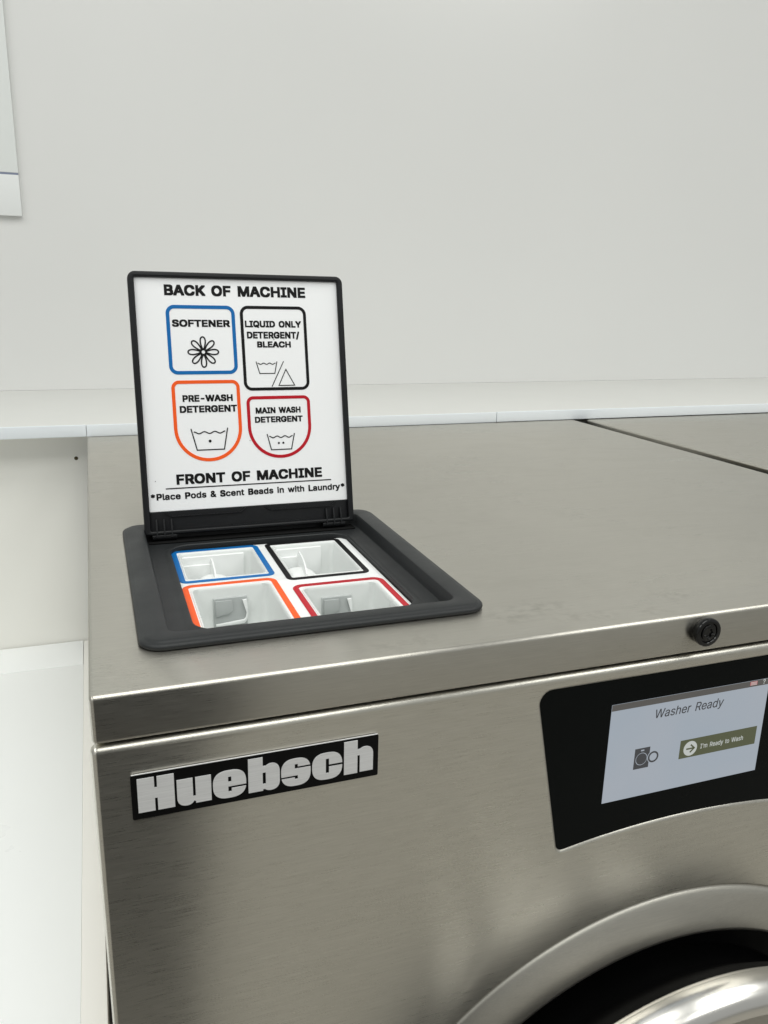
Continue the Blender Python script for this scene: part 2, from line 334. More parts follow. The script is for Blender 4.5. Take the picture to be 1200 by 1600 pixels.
# outlines of a plain sans-serif alphabet, thousandths of the type size
GLYPHS = {'b': {'&': (448, '460,-24 460,28 406,90 420,116 430,158 432,248 324,248 322,208 320,200 316,200 268,258 316,300 340,338 348,376 348,434 344,460 332,486 296,520 262,534 172,538 138,534 110,524 70,488 54,452 54,344 66,314 88,280 36,234 12,184 10,102 14,72 30,36 54,8 84,-12 134,-28 260,-28 296,-18 320,-4 340,-24;242,92 202,74 168,80 138,104 124,132 142,162 168,184;188,356 168,388 166,402 192,430 206,432 222,422 232,408 232,400 214,376'),
  '*': (453, '88,482 66,442 66,390 114,366 66,340 66,288 88,250 142,250 178,274 178,198 274,198 274,272 312,248 362,248 386,290 386,340 336,364 386,390 386,440 362,482 310,482 274,458 274,532 178,532 178,458 140,482'),
  '-': (453, '78,152 372,152 372,280 78,280'),
  '/': (249, '270,568 142,568 140,564 -22,-38 -22,-112 108,-112 270,490'),
  'A': (480, '-20,-36 122,-36 170,106 308,106 358,-36 498,-36 498,42 312,544 164,544 -20,38;240,304 262,234 216,234'),
  'B': (456, '24,544 24,-36 320,-34 378,-20 414,2 438,32 450,62 454,92 450,212 438,242 414,268 426,290 434,326 434,418 430,448 418,478 396,506 368,526 328,540 296,544;160,194 230,194 262,186 298,160 310,136 292,114 260,98 160,94;160,322 160,416 210,416 248,410 276,394 292,372 278,350 254,332 218,322'),
  'C': (510, '410,-18 440,2 468,30 500,86 508,118 508,196 372,196 354,150 322,116 282,96 258,94 222,110 186,140 160,180 144,230 144,278 160,328 184,366 218,396 256,414 280,414 320,394 356,356 372,312 508,312 508,392 484,456 464,484 424,518 380,540 338,550 228,552 180,546 114,520 68,482 46,450 32,428 12,370 4,298 4,210 12,140 36,74 68,26 106,-6 170,-36 216,-42 328,-42 378,-32'),
  'D': (502, '24,-36 264,-36 320,-30 388,-6 416,14 448,46 470,82 492,150 498,214 498,298 492,360 470,428 452,458 422,492 394,512 330,538 276,544 24,544;160,416 242,410 288,390 322,360 340,332 358,280 358,230 344,186 322,150 282,116 236,98 160,94'),
  'E': (419, '24,-36 412,-36 412,94 160,94 160,192 392,192 392,322 160,322 160,416 408,416 408,544 24,544'),
  'F': (410, '24,-36 160,-36 160,186 382,186 382,314 160,314 160,416 406,416 406,544 24,544'),
  'G': (520, '114,-12 170,-36 218,-42 356,-38 422,-12 452,10 486,52 508,104 510,120 514,292 246,292 246,164 362,164 338,128 312,108 278,94 260,94 220,112 184,144 160,182 144,230 144,278 162,332 184,366 210,390 256,414 282,412 320,392 352,358 372,312 510,312 510,390 500,424 468,478 440,506 410,526 378,540 308,552 224,552 166,544 112,520 90,502 64,478 34,432 12,370 4,298 4,210 10,148 34,76 66,28'),
  'H': (517, '24,-36 160,-36 160,196 356,196 356,-36 492,-36 492,544 356,544 356,324 160,324 160,544 24,544'),
  'I': (300, '306,-36 306,94 218,94 218,416 306,416 306,544 -4,544 -4,416 82,416 82,94 -4,94 -4,-36'),
  'K': (467, '484,-36 482,42 308,282 482,470 482,544 326,544 162,364 160,544 24,544 24,-36 160,-36 160,132 192,166 336,-36'),
  'L': (393, '24,544 24,-36 398,-36 398,94 160,94 160,544'),
  'M': (628, '604,544 438,542 316,220 190,542 24,544 24,-36 158,-36 158,192 250,-36 378,-36 466,192 468,-36 604,-36'),
  'N': (523, '500,-36 500,544 362,544 362,248 174,544 24,544 24,-36 160,-36 160,262 350,-36'),
  'O': (533, '420,-12 468,30 500,78 522,142 528,198 528,310 522,368 498,434 466,482 426,516 366,544 308,552 226,552 168,544 114,520 68,482 36,434 10,358 4,298 4,210 12,140 36,74 64,32 104,-4 170,-36 216,-42 318,-42 364,-36;276,94 258,94 222,110 186,140 160,182 144,230 142,252 144,278 160,328 186,368 218,396 258,414 276,414 316,396 348,368 374,326 390,276 390,234 370,174 350,144 320,116'),
  'P': (445, '24,-36 160,-36 160,150 324,154 374,174 406,200 426,228 440,266 444,296 440,430 414,484 372,522 326,540 288,544 24,544;160,278 160,416 228,414 260,404 284,386 298,366 302,342 296,326 276,302 236,282'),
  'Q': (533, '504,-84 504,-10 470,32 502,82 522,142 528,198 528,310 522,368 498,434 466,482 426,516 366,544 308,552 226,552 168,544 114,520 68,482 36,434 10,358 4,298 4,210 12,140 36,74 64,32 92,6 114,-12 164,-34 216,-42 334,-40 364,-84;208,122 186,140 160,182 144,230 144,278 160,328 186,368 218,396 258,414 276,414 328,386 348,368 370,334 390,276 388,224 368,172 348,196 210,196'),
  'R': (449, '24,544 24,-36 160,-36 160,162 212,162 316,-36 464,-36 464,38 380,188 398,200 428,236 442,276 446,312 442,428 428,468 406,498 368,526 312,542;160,416 232,414 266,402 288,384 300,366 304,352 296,332 280,314 244,296 160,292'),
  'S': (447, '92,-28 132,-40 166,-44 316,-40 360,-26 380,-14 398,-2 426,32 440,64 444,92 444,186 434,228 416,256 396,274 344,302 208,342 184,354 162,376 184,402 202,412 232,418 266,402 290,378 300,342 436,342 436,424 430,454 408,492 386,514 354,534 310,548 268,552 144,548 100,534 64,512 38,484 22,452 16,416 18,310 32,274 48,254 100,220 258,170 298,142 296,130 274,108 246,94 216,90 178,106 158,124 146,144 140,172 2,172 2,96 10,58 28,22 58,-8'),
  'T': (449, '156,-36 292,-36 292,416 452,416 452,544 -4,544 -4,416 156,416'),
  'U': (517, '494,544 356,544 354,182 340,146 326,128 296,104 266,92 230,100 202,118 176,148 164,178 160,208 160,544 24,544 24,130 30,86 44,52 78,6 118,-22 162,-38 212,-44 306,-44 354,-38 402,-20 436,4 464,36 488,88 494,136'),
  'W': (686, '706,544 566,544 494,256 488,264 416,544 270,544 194,256 120,542 -20,544 -20,470 118,-36 268,-34 342,246 418,-34 566,-36 706,470'),
  'Y': (472, '304,-36 304,174 486,462 490,470 490,544 344,544 238,368 234,368 128,544 -18,544 -18,468 168,174 168,-36'),
  'a': (389, '360,-24 360,292 354,326 334,364 304,388 264,404 230,408 134,406 88,392 58,374 32,346 18,320 18,266 72,250 124,250 144,280 176,300 200,304 232,288 246,262 210,250 96,234 50,216 30,200 12,170 6,138 10,48 26,16 60,-14 102,-30 204,-32 240,-24 248,-16 252,-16 252,-24;250,150 240,116 224,96 200,80 178,72 152,76 140,82 122,102 124,112 154,134'),
  'c': (396, '330,-4 366,32 380,56 386,74 384,128 336,140 280,140 268,112 248,90 222,76 200,74 170,88 146,114 130,146 122,196 132,236 146,262 170,288 198,302 218,302 246,288 268,264 278,238 332,238 386,252 386,302 366,344 330,380 284,402 242,408 172,408 132,402 92,384 58,356 34,320 16,272 10,220 10,154 16,104 34,56 54,26 84,-2 132,-26 174,-32 240,-32 282,-26'),
  'd': (424, '396,532 286,532 286,390 254,406 236,408 160,408 124,402 88,386 74,374 56,358 34,324 14,266 10,222 14,112 32,56 52,24 86,-8 124,-26 162,-32 252,-30 278,-20 286,-12 288,-24 396,-24;210,74 194,76 170,88 148,110 132,140 122,180 130,232 148,268 168,288 196,302 214,302 238,290 262,266 276,240 286,200 278,144 262,112 240,88'),
  'e': (404, '90,384 56,354 34,320 14,262 10,154 16,104 32,58 56,22 82,0 134,-26 178,-32 274,-30 308,-20 338,-4 364,20 384,52 388,62 388,116 332,130 282,130 262,96 230,76 200,74 176,84 148,108 132,134 130,146 396,146 392,268 382,306 366,338 344,366 326,380 292,398 264,406 154,406 130,402;132,244 160,282 196,302 214,302 240,290 260,270 274,246'),
  'h': (410, '28,532 28,-24 138,-24 140,234 160,274 184,294 204,302 222,300 246,284 268,246 272,218 272,-24 382,-24 382,266 378,308 364,348 350,368 322,392 282,406 194,408 164,404 138,392 138,532'),
  'i': (167, '28,-24 138,-24 138,404 28,404;24,530 18,516 18,450 32,428 58,418 108,418 126,422 142,434 150,452 150,514 148,524 134,540 112,548 56,548 40,544'),
  'l': (189, '28,532 28,58 34,22 48,-2 78,-22 106,-26 204,-22 204,34 194,78 154,78 144,86 138,104 138,532'),
  'n': (410, '382,-24 382,266 378,308 366,344 348,370 318,394 264,408 178,406 164,404 138,390 136,404 28,404 28,-24 138,-24 140,234 160,274 184,294 204,302 222,300 246,284 268,246 272,218 272,-24'),
  'o': (415, '324,-8 360,24 384,60 400,106 404,232 400,268 384,316 348,364 324,384 284,402 242,408 172,408 132,402 92,384 58,356 34,320 16,272 10,220 10,154 16,104 34,56 54,26 84,-2 132,-26 174,-32 240,-32 282,-26;218,302 248,286 270,262 286,228 294,184 284,142 270,114 248,90 222,76 200,74 170,88 146,114 130,146 122,196 132,236 152,270 170,288 198,302'),
  'r': (259, '28,-24 138,-24 140,238 150,262 184,292 206,300 268,298 268,408 176,408 140,396 136,396 136,404 28,404'),
  's': (365, '58,-6 90,-22 120,-30 242,-30 292,-14 312,-2 338,24 352,54 356,132 350,166 334,192 300,218 170,254 148,266 140,276 156,294 190,306 220,292 234,276 244,254 300,254 348,266 348,316 340,338 324,364 302,384 248,406 126,406 88,394 64,380 40,356 26,326 22,248 28,214 46,186 82,160 212,124 236,104 222,86 196,74 174,72 148,84 128,104 118,130 62,130 12,118 12,66 20,40 38,12'),
  't': (227, '234,-24 236,36 226,78 170,78 160,84 150,112 150,304 228,304 228,404 150,404 150,496 40,496 40,404 -18,404 -18,304 40,304 40,68 48,26 68,-4 100,-22 136,-28'),
  'u': (410, '28,404 28,110 32,70 42,40 64,6 100,-18 122,-26 158,-30 208,-30 248,-24 272,-10 274,-24 382,-24 382,404 272,404 270,148 250,106 230,88 206,78 188,80 160,98 142,132 138,160 138,404'),
  'w': (567, '-2,404 -2,354 114,-24 224,-22 282,188 344,-24 454,-24 568,350 568,404 456,404 398,194 340,404 228,404 172,194 168,194 112,404'),
  'y': (389, '24,-164 66,-170 138,-168 182,-150 206,-124 234,-70 394,348 396,404 280,402 196,164 110,402 -6,404 -6,352 -2,340 130,0 116,-38 98,-58 90,-62 36,-64 24,-108')},
 'r': {"'": (206, '74,314 132,314 140,512 66,512'),
  '?': (358, '186,-6 210,18 214,36 210,64 186,88 142,88 124,74 116,60 116,22 124,8 142,-6;128,148 198,148 204,204 222,232 290,280 310,306 324,338 328,394 324,424 310,456 276,492 258,504 224,516 168,520 132,516 98,504 70,486 50,464 28,420 24,374 96,374 100,402 112,426 142,450 180,458 214,450 230,440 244,426 254,406 256,370 244,338 212,306 166,276 148,256 136,232 130,206'),
  'I': (300, '274,-4 274,62 186,62 186,448 274,448 274,512 28,512 28,448 114,448 114,62 28,62 28,-4'),
  'R': (449, '56,512 56,-4 128,-4 128,194 244,194 348,-4 432,-4 430,10 322,204 324,210 340,214 378,244 396,268 408,300 414,344 410,396 392,442 368,472 340,492 296,508 258,512;128,448 264,446 290,438 312,424 330,402 340,370 338,324 322,292 294,270 268,262 128,260'),
  'W': (686, '674,512 598,512 518,202 494,88 386,508 384,512 302,512 224,220 194,86 88,510 12,512 150,-4 236,-2 320,308 342,410 450,-2 534,-4'),
  'a': (389, '340,-4 340,272 334,306 314,344 284,368 244,384 210,388 170,388 128,380 78,354 52,326 38,300 38,286 104,270 120,296 148,316 178,326 212,326 238,318 254,306 270,276 272,256 262,238 116,214 78,200 56,186 36,160 26,118 30,68 46,36 80,6 122,-10 184,-12 220,-4 254,18 270,40 272,-4;272,182 272,138 266,110 246,78 224,62 198,52 164,50 132,56 104,78 96,100 98,120 104,132 122,148 148,158 230,170'),
  'd': (424, '376,512 306,512 306,330 288,354 256,378 234,386 180,388 144,382 108,366 76,338 54,304 34,246 30,202 34,132 52,76 72,44 106,12 152,-8 182,-12 232,-10 258,0 274,12 308,50 308,-4 376,-4;216,52 174,56 150,68 128,90 110,126 100,184 106,238 128,288 148,308 176,322 202,326 234,322 258,310 282,286 298,254 308,194 298,124 282,92 260,68'),
  'e': (404, '244,386 190,388 160,384 110,364 76,334 54,300 34,242 30,174 36,124 50,82 78,40 112,12 154,-6 230,-12 288,0 318,16 344,40 358,58 368,82 368,96 302,110 282,76 270,68 250,56 208,50 180,54 156,64 128,88 112,114 102,148 102,166 376,166 372,248 362,286 346,318 324,346 306,360 272,378;102,224 112,266 126,288 150,310 176,322 200,326 234,322 260,310 292,270 304,230 304,224'),
  'h': (410, '48,512 48,-4 118,-4 120,254 130,280 150,304 164,314 196,324 242,320 270,300 288,266 292,238 292,-4 362,-4 362,246 358,288 344,328 330,348 302,372 272,384 244,388 184,384 150,368 118,336 118,512'),
  'm': (610, '560,-4 558,298 546,332 522,362 498,378 468,388 402,388 352,366 328,342 316,322 312,338 296,360 254,386 204,390 170,382 146,368 126,348 118,332 116,384 48,384 48,-4 118,-4 120,262 128,284 146,306 164,318 192,326 230,320 250,308 266,284 270,262 270,-4 340,-4 342,270 348,286 366,308 386,320 410,326 446,322 468,310 488,278 492,254 492,-4'),
  'o': (415, '264,382 192,388 152,382 112,364 78,336 54,300 36,252 30,174 36,124 50,84 74,46 90,30 112,12 152,-6 220,-12 262,-6 304,12 340,44 364,80 380,126 384,212 380,248 364,296 328,344 304,364;236,54 180,54 150,68 126,94 104,148 100,192 112,256 132,290 150,308 178,322 206,326 238,322 268,306 290,282 312,224 314,164 304,122 290,94 274,76'),
  'r': (259, '48,-4 118,-4 120,258 130,282 164,312 204,322 248,318 248,388 174,384 134,360 124,350 118,334 116,384 48,384'),
  's': (365, '256,378 228,386 168,388 112,376 84,360 60,336 48,312 42,280 48,234 72,200 98,182 130,170 232,144 248,134 262,114 260,88 242,66 216,54 190,50 154,52 128,64 108,84 98,110 32,98 40,60 58,32 78,14 110,-2 162,-12 240,-6 292,18 318,44 330,68 336,102 330,146 306,180 264,204 150,234 128,246 114,270 118,296 136,314 156,324 180,328 218,324 240,312 254,296 264,274 328,286 320,318 304,344 282,364'),
  't': (227, '214,-4 216,16 206,58 154,56 140,64 130,92 130,324 208,324 208,384 130,384 130,476 60,476 60,384 2,384 2,324 60,324 60,88 66,52 86,18 120,-2 156,-8'),
  'y': (389, '44,-144 86,-150 126,-146 162,-130 186,-104 214,-50 374,368 376,384 300,382 222,168 196,78 90,382 14,384 18,360 156,4 156,-8 140,-50 118,-78 106,-84 56,-84')}}
def text(name, body, x0, x1, base, cap, t, mtx, mat, parent, face='b', shear=0.0, track=0):
    """lettering fitted so that it runs x0..x1 with its capitals cap tall above base"""
    F = GLYPHS[face]; px = 0.0; loops = []
    for ch in body:
        if ch == ' ': px += 300; continue
        adv, enc = F[ch]
        for lp in enc.split('|')[0].split(';'):
            pts = [tuple(map(float, q.split(','))) for q in lp.split()]
            loops.append([(px+a+b*shear, b) for a, b in pts])
        px += adv+track
    lo = min(a for l in loops for a, b in l); hi = max(a for l in loops for a, b in l)
    hs = [float(q.split(',')[1]) for q in F['I'][1].replace(';', ' ').split()]
    y0, y1 = min(hs), max(hs); sx = (x1-x0)/(hi-lo); sy = cap/(y1-y0)
    loops = [[((a-lo)*sx+x0, (b-y0)*sy+base) for a, b in l] for l in loops]
    return plate(name, loops, t, mtx, mat, parent)

def arc(cx, cy, rx, ry, a0, a1, n=10, p=2.0):
    o = []
    for i in range(n+1):
        a = R_(a0+(a1-a0)*i/n); c, s = math.cos(a), math.sin(a)
        o.append((cx+rx*math.copysign(abs(c)**(2/p), c), cy+ry*math.copysign(abs(s)**(2/p), s)))
    return o
mm = lambda pts: [(a*0.001, b*0.001) for a, b in pts]

# ------------------------------------------------------------------ setting
FZ = -1.05
WY = 1.012            # upper wall plane
D = 0.6555; W = 0.66
def struct(o): o["kind"] = "structure"; return o
struct(box("floor", -3.5, 5.0, -6.0, 1.6, FZ-0.05, FZ, 'floor'))
struct(box("wall", -3.5, 5.0, WY, WY+0.1, 0.0134, 2.4, 'wall'))

# bulkhead behind the machines: painted ledge with a white edge strip over a beige panel
bulk = empty("bulkhead", (0.6, 0.8, FZ))
box("ledge_top", -3.5, 5.0, D+0.003, WY+0.08, 0.0005, 0.0132, 'ledge', bulk, 0.001)
box("edge_strip", -0.0, 0.5362, D, D+0.0032, -0.0002, 0.0138, 'trim', bulk, 0.0007)
box("edge_strip", 0.5369, 5.0, D-0.0006, D+0.0032, 0.0002, 0.0142, 'trim', bulk, 0.0007)
box("edge_strip", -3.5, -0.0006, D, D+0.0032, 0.0, 0.0140, 'trim', bulk, 0.0007)
box("wall_panel", -3.5, 5.0, 0.700, 0.72, FZ, 0.0004, 'beige', bulk)
lathe("screw_hole", [(0.0, 0.6990), (0.0016, 0.6988), (0.0022, 0.6994), (0.0024, 0.7003)], -0.0151, -0.0339, 'hole', bulk, 20)
tag(bulk, "low bulkhead with cream ledge, white edge strip and beige panel behind the washers", "bulkhead")

# white counter to the left of the washer
ctr = empty("counter", (-0.5, 0.35, FZ))
box("top_panel", -1.2, -0.0237, 0.0, 0.6265, -0.2810, -0.275, 'laminate', ctr, 0.0003)
box("edge_band", -0.02365, -0.0076, 0.0, 0.6975, -0.3000, -0.2751, 'laminate_warm', ctr, 0.0004)
box("back_strip", -1.2, -0.0240, 0.6271, 0.698, -0.2810, -0.2745, 'laminate', ctr, 0.0008)
box("end_panel", -0.042, -0.0240, 0.004, 0.697, -0.60, -0.3004, 'laminate_warm', ctr, 0.0008)
box("body", -1.2, -0.0425, 0.006, 0.697, -0.60, -0.2815, 'laminate', ctr)
box("plinth", -1.15, -0.20, 0.08, 0.69, FZ, -0.6005, 'void', ctr)
tag(ctr, "white counter with a warm white end panel left of the washer", "counter")

# notice board on the wall, upper left
nb = empty("notice_board", (-0.3, WY, 0.265))
NX = -0.0695
box("panel", -0.9, NX, WY-0.008, WY-0.001, 0.3240, 0.95, 'notice', nb, 0.0008)
box("lower_strip", -0.9, NX, WY-0.008, WY-0.001, 0.2655, 0.3212, 'notice_low', nb, 0.0008)
box("divider_line", -0.9, NX-0.0004, WY-0.0074, WY-0.001, 0.3212, 0.3240, 'slate', nb)
tag(nb, "white notice board with a slate blue line hung on the upper left wall", "notice board")

# ------------------------------------------------------------------ washer
wash = empty("washer", (W/2, 0.3, FZ))
tag(wash, "stainless steel washer with open dispenser lid, lit touch screen and black name badge", "washing machine")
LT = 0.0236
plate("top_panel", [rrect(0, W, 0, D-0.001, 0.0022, 4), rrect(0.031, 0.200, 0.043, 0.243, 0.008)], LT, XY(-LT), 'steel_top', wash, 0.0022, 4)
box("body", 0.006, W-0.004, 0.0125, D-0.002, -0.94, -0.075, 'void', wash)
box("gap_filler", 0.006, W-0.004, 0.0095, 0.0120, -0.0749, -LT-0.0002, 'void', wash)  # black strip standing in for the shade under the lid lip
box("seam_shade_strip", W+0.0004, W+0.0215, 0.003, D-0.003, -0.03, -0.0060, 'rubber_and_shade', wash, 0.0008)  # black strip added in the gap, colours in the shade between the washers
box("side_panel", 0.0006, 0.0058, 0.0075, D-0.003, -0.94, -LT-0.002, 'steel', wash, 0.0006)
box("side_panel", W-0.0038, W-0.001, 0.0075, D-0.003, -0.94, -LT-0.002, 'steel', wash, 0.0006)
box("plinth", 0.02, W-0.02, 0.04, D-0.02, FZ, -0.9402, 'steel_dark', wash)

# front panel with openings for the touch screen and the door
DX, DZ = 0.33, -0.414
scr = []
def corner(pa, p, pb, r, n=6):
    a = (Vector(pa)-Vector(p)).normalized(); b = (Vector(pb)-Vector(p)).normalized()
    ang = a.angle(b); d = r/math.tan(ang/2); out = []
    c = Vector(p)+(a+b).normalized()*(r/math.sin(ang/2)); s = Vector(p)+a*d; e = Vector(p)+b*d
    a0 = math.atan2(s.y-c.y, s.x-c.x); a1 = math.atan2(e.y-c.y, e.x-c.x)
    da = (a1-a0+math.pi) % (2*math.pi)-math.pi
    return [(c.x+r*math.cos(a0+da*i/n), c.y+r*math.sin(a0+da*i/n)) for i in range(n+1)]
def screen_outline(off):
    TL = (0.2251-off, -0.0334+off); TR = (0.4349+off, -0.0334+off); BR = (0.4145+off, -0.1388-off); BL = (0.2455-off, -0.1388-off)
    sag = [(0.2455+(0.4145-0.2455)*i/16, -0.1388-off+0.0062*(1-((i-8)/8)**2)) for i in range(1, 16)]
    pts = corner(TR, TL, BL, 0.0065)
    pts += corner(TL, BL, sag[1], 0.0035)
    pts += sag[1:-1]
    pts += corner(sag[-2], BR, TR, 0.0035)
    pts += corner(BR, TR, TL, 0.0065)
    return pts
fp_out = rrect(-0.0012, W-0.0010, -0.93, -0.0254, 0.0035, 6)
door_hole = [(DX+0.2216*math.cos(2*math.pi*i/160), DZ+0.2216*math.sin(2*math.pi*i/160)) for i in range(160)]
plate("front_panel", [fp_out, screen_outline(-0.0008), door_hole], 0.0075, XZ(0.0078), 'steel', wash, 0.0030, 5)

# name badge, black plate with seven raised brushed letters
badge = plate("name_badge", [rrect(0.0148, 0.1335, -0.0641, -0.0411, 0.0008, 3)], 0.0012, XZ(0.0002), 'black_plate', wash, 0.0002, 1)
box("badge_edge", 0.0152, 0.1331, -0.0008, -0.0002, -0.0411, -0.0408, 'silver', badge)
def se(cx, cz, rx, rz, z0, z1, side0, side1, p=2.7, n=44):
    """superellipse arc, counter-clockwise from height z0 (side0 +1 right) to height z1"""
    def ang(z, s):
        v = max(-1, min(1, (z-cz)/rz)); a = math.asin(math.copysign(abs(v)**(p/2), v)); return a if s > 0 else math.pi-a
    a0 = ang(z0, side0); a1 = ang(z1, side1)
    while a1 <= a0: a1 += 2*math.pi
    return arc(cx, cz, rx, rz, math.degrees(a0), math.degrees(a1), n, p)
G = []
G.append([[(17.5, -43), (25, -43), (25, -48.6), (26.2, -48.6), (26.2, -43), (33.8, -43), (33.8, -60.5), (26.2, -60.5),
           (26.2, -54), (25, -54), (25, -60.5), (17.5, -60.5)]])
G.append([[(34.9, -47), (42.1, -47), (42.1, -56.7), (43.3, -56.7), (43.3, -47), (50.5, -47), (50.5, -60.5), (43.3, -60.5),
           (43.3, -59.6)] + arc(39.6, -56.4, 3.6, 4.6, -35, -90, 6) + arc(39.4, -56.6, 4.5, 4.4, -92, -180, 9, 2.3)])
ec = (59.1, -53.75, 7.8, 7.35)
G.append([se(*ec, -55.0, -56.15, 1, 1) + [(59.95, -56.15), (59.95, -57.8), (58.4, -57.8), (58.4, -55.0)],
          [(58.4, -49.8), (59.9, -49.8), (59.9, -52.5), (58.4, -52.5)]])
G.append([[(67.9, -60.7), (67.9, -42.6), (74.9, -42.6), (74.9, -47.4)] + arc(78.9, -51.6, 4.3, 5.1, 125, 90, 4) +
          arc(78.9, -51.4, 4.2, 4.9, 88, 0, 9, 2.4) + arc(78.6, -56.2, 4.5, 4.8, 0, -90, 9, 2.4) +
          arc(78.6, -56.0, 4.5, 5.0, -95, -130, 4) + [(74.9, -60.0), (74.9, -60.7)],
          [(74.8, -50.9), (76.3, -50.9), (76.3, -57.1), (74.8, -57.1)]])
sc_ = (91.1, -53.75, 7.3, 7.45)
G.append([se(*sc_, -50.8, -55.6, 1, -1) + [(92.0, -55.6), (92.0, -57.6), (90.5, -57.6), (90.5, -56.7)] +
          se(*sc_, -56.7, -51.9, -1, 1) + [(90.5, -51.9), (90.5, -49.4), (92.0, -49.4), (92.0, -50.8)]])
cc = (106.85, -53.55, 7.65, 7.4)
G.append([se(*cc, -52.8, -54.1, 1, 1) + [(107.7, -54.1), (107.7, -57.5), (106.1, -57.5), (106.1, -49.5), (107.7, -49.5), (107.7, -52.8)]])
G.append([[(115.4, -60.4), (115.4, -42.2), (122.4, -42.2), (122.4, -47.4)] + arc(126.3, -51.3, 4.2, 5.0, 125, 90, 4) +
          arc(126.3, -50.8, 4.3, 4.5, 88, 0, 9, 2.4) + [(130.6, -60.1), (123.6, -60.1), (123.6, -50.6), (122.4, -50.6), (122.4, -60.4)]])
for g in G:
    plate("letter", [mm(q) for q in g], 0.0004, XZ(-0.00100), 'silver', badge)

# lock knob on the lid lip
KX, KZ = 0.3292, -0.0098
kn = lathe("lock_knob", [(0.0, 0.001), (0.0070, 0.0005), (0.0074, -0.0004), (0.0076, -0.0008), (0.0076, -0.0013), (0.0083, -0.0016), (0.0085, -0.0022),
                         (0.0085, -0.0044), (0.0082, -0.0050), (0.0075, -0.0053), (0.0061, -0.0053), (0.0057, -0.0048), (0.0055, -0.0043), (0.0, -0.0043)],
           KX, KZ, 'knob', wash, 48, 30)
star = []
for i in range(24):
    a = 2*math.pi*i/24; r = 0.0024+0.0005*math.cos(6*a); star.append((KX+r*math.cos(a), KZ+r*math.sin(a)))
ringo = [(KX+0.0047*math.cos(2*math.pi*i/32), KZ+0.0047*math.sin(2*math.pi*i/32)) for i in range(32)]
plate("socket_screw", [ringo, star], 0.0010, XZ(-0.0043), 'knob', kn, 0.0003, 2)
for k in range(3):
    a = R_(200+70*k); cx, cz = KX+0.0033*math.cos(a), KZ+0.0036*math.sin(a)
    lathe("rivet", [(0.0006, -0.0050), (0.0006, -0.0055), (0.0003, -0.0058), (0.0, -0.0058)], cx, cz, 'knob', kn, 10)

# touch screen
ctl = plate("control_glass", [screen_outline(0.0012)], 0.003, XZ(0.0042), 'glass_black', wash)
GY = 0.0012
def on_scr(k): return XZ(GY-0.00005-0.00012*k)
LX0, LX1, LZ0, LZ1 = 0.2735, 0.3868, -0.1130, -0.0492
def rect(x0, x1, z0, z1): return [(x0, z0), (x1, z0), (x1, z1), (x0, z1)]
lcd = plate("screen", [rect(LX0, LX1, LZ0, LZ1)], 0.0001, on_scr(0), 'lcd', ctl)
def circ(cx, cz, r, n=40): return [(cx+r*math.cos(2*math.pi*i/n), cz+r*math.sin(2*math.pi*i/n)) for i in range(n)]
plate("status_bar", [rect(LX0+.0001, LX1-.0001, -0.0532, LZ1-.0001)], 0.0001, on_scr(1), 'lcd_bar', ctl)
text("heading_lettering", "Washer Ready", 0.3043, 0.3535, -0.0626, 0.0056, 0.0001, on_scr(1), 'lcd_dark', ctl, 'r', 0.14)
icon = plate("washer_icon", [rect(0.2929, 0.3034, -0.0943, -0.0808), circ(0.298, -0.088, 0.0041), rect(0.2970, 0.2994, -0.0829, -0.0819)], 0.0001, on_scr(1), 'lcd_dark', ctl)
plate("icon_drum", [circ(0.298, -0.088, 0.0037)], 0.0001, on_scr(1), 'lcd_dark', ctl)
plate("icon_door_gap", [circ(0.3061, -0.0879, 0.0041)], 0.0001, on_scr(2), 'lcd', ctl)
plate("icon_door", [circ(0.3061, -0.0879, 0.0037), circ(0.3061, -0.0879, 0.0026)], 0.0001, on_scr(3), 'lcd_dark', ctl)
plate("ready_button", [rect(0.3252, 0.3827, -0.0935, -0.0812)], 0.0001, on_scr(1), 'lcd_olive', ctl)
plate("button_disc", [circ(0.3329, -0.0875, 0.0049)], 0.0001, on_scr(2), 'lcd_white', ctl)
ax, az = 0.3329, -0.0875
strokes("arrow", [([(ax-0.0031, az), (ax+0.0026, az)], False), ([(ax-0.0001, az+0.0026), (ax+0.0028, az), (ax-0.0001, az-0.0026)], False)], 0.0010, 0.0001, on_scr(3), 'lcd_olive', ctl)
text("button_lettering", "I'm Ready to Wash", 0.3404, 0.3727, -0.0890, 0.0031, 0.0001, on_scr(2), 'lcd_white', ctl, 'r')
plate("flag_icon", [rect(0.3718, 0.3772, -0.0522, -0.0497)], 0.0001, on_scr(2), 'lcd_red', ctl)
strokes("flag_stripe", [([(0.3722, -0.0502), (0.3768, -0.0502)], False), ([(0.3722, -0.0510), (0.3768, -0.0510)], False), ([(0.3722, -0.0518), (0.3768, -0.0518)], False)],
        0.0003, 0.0001, on_scr(3), 'lcd_white', ctl)
text("help_lettering", "?", 0.3816, 0.3835, -0.0524, 0.0030, 0.0001, on_scr(2), 'lcd_white', ctl, 'r')

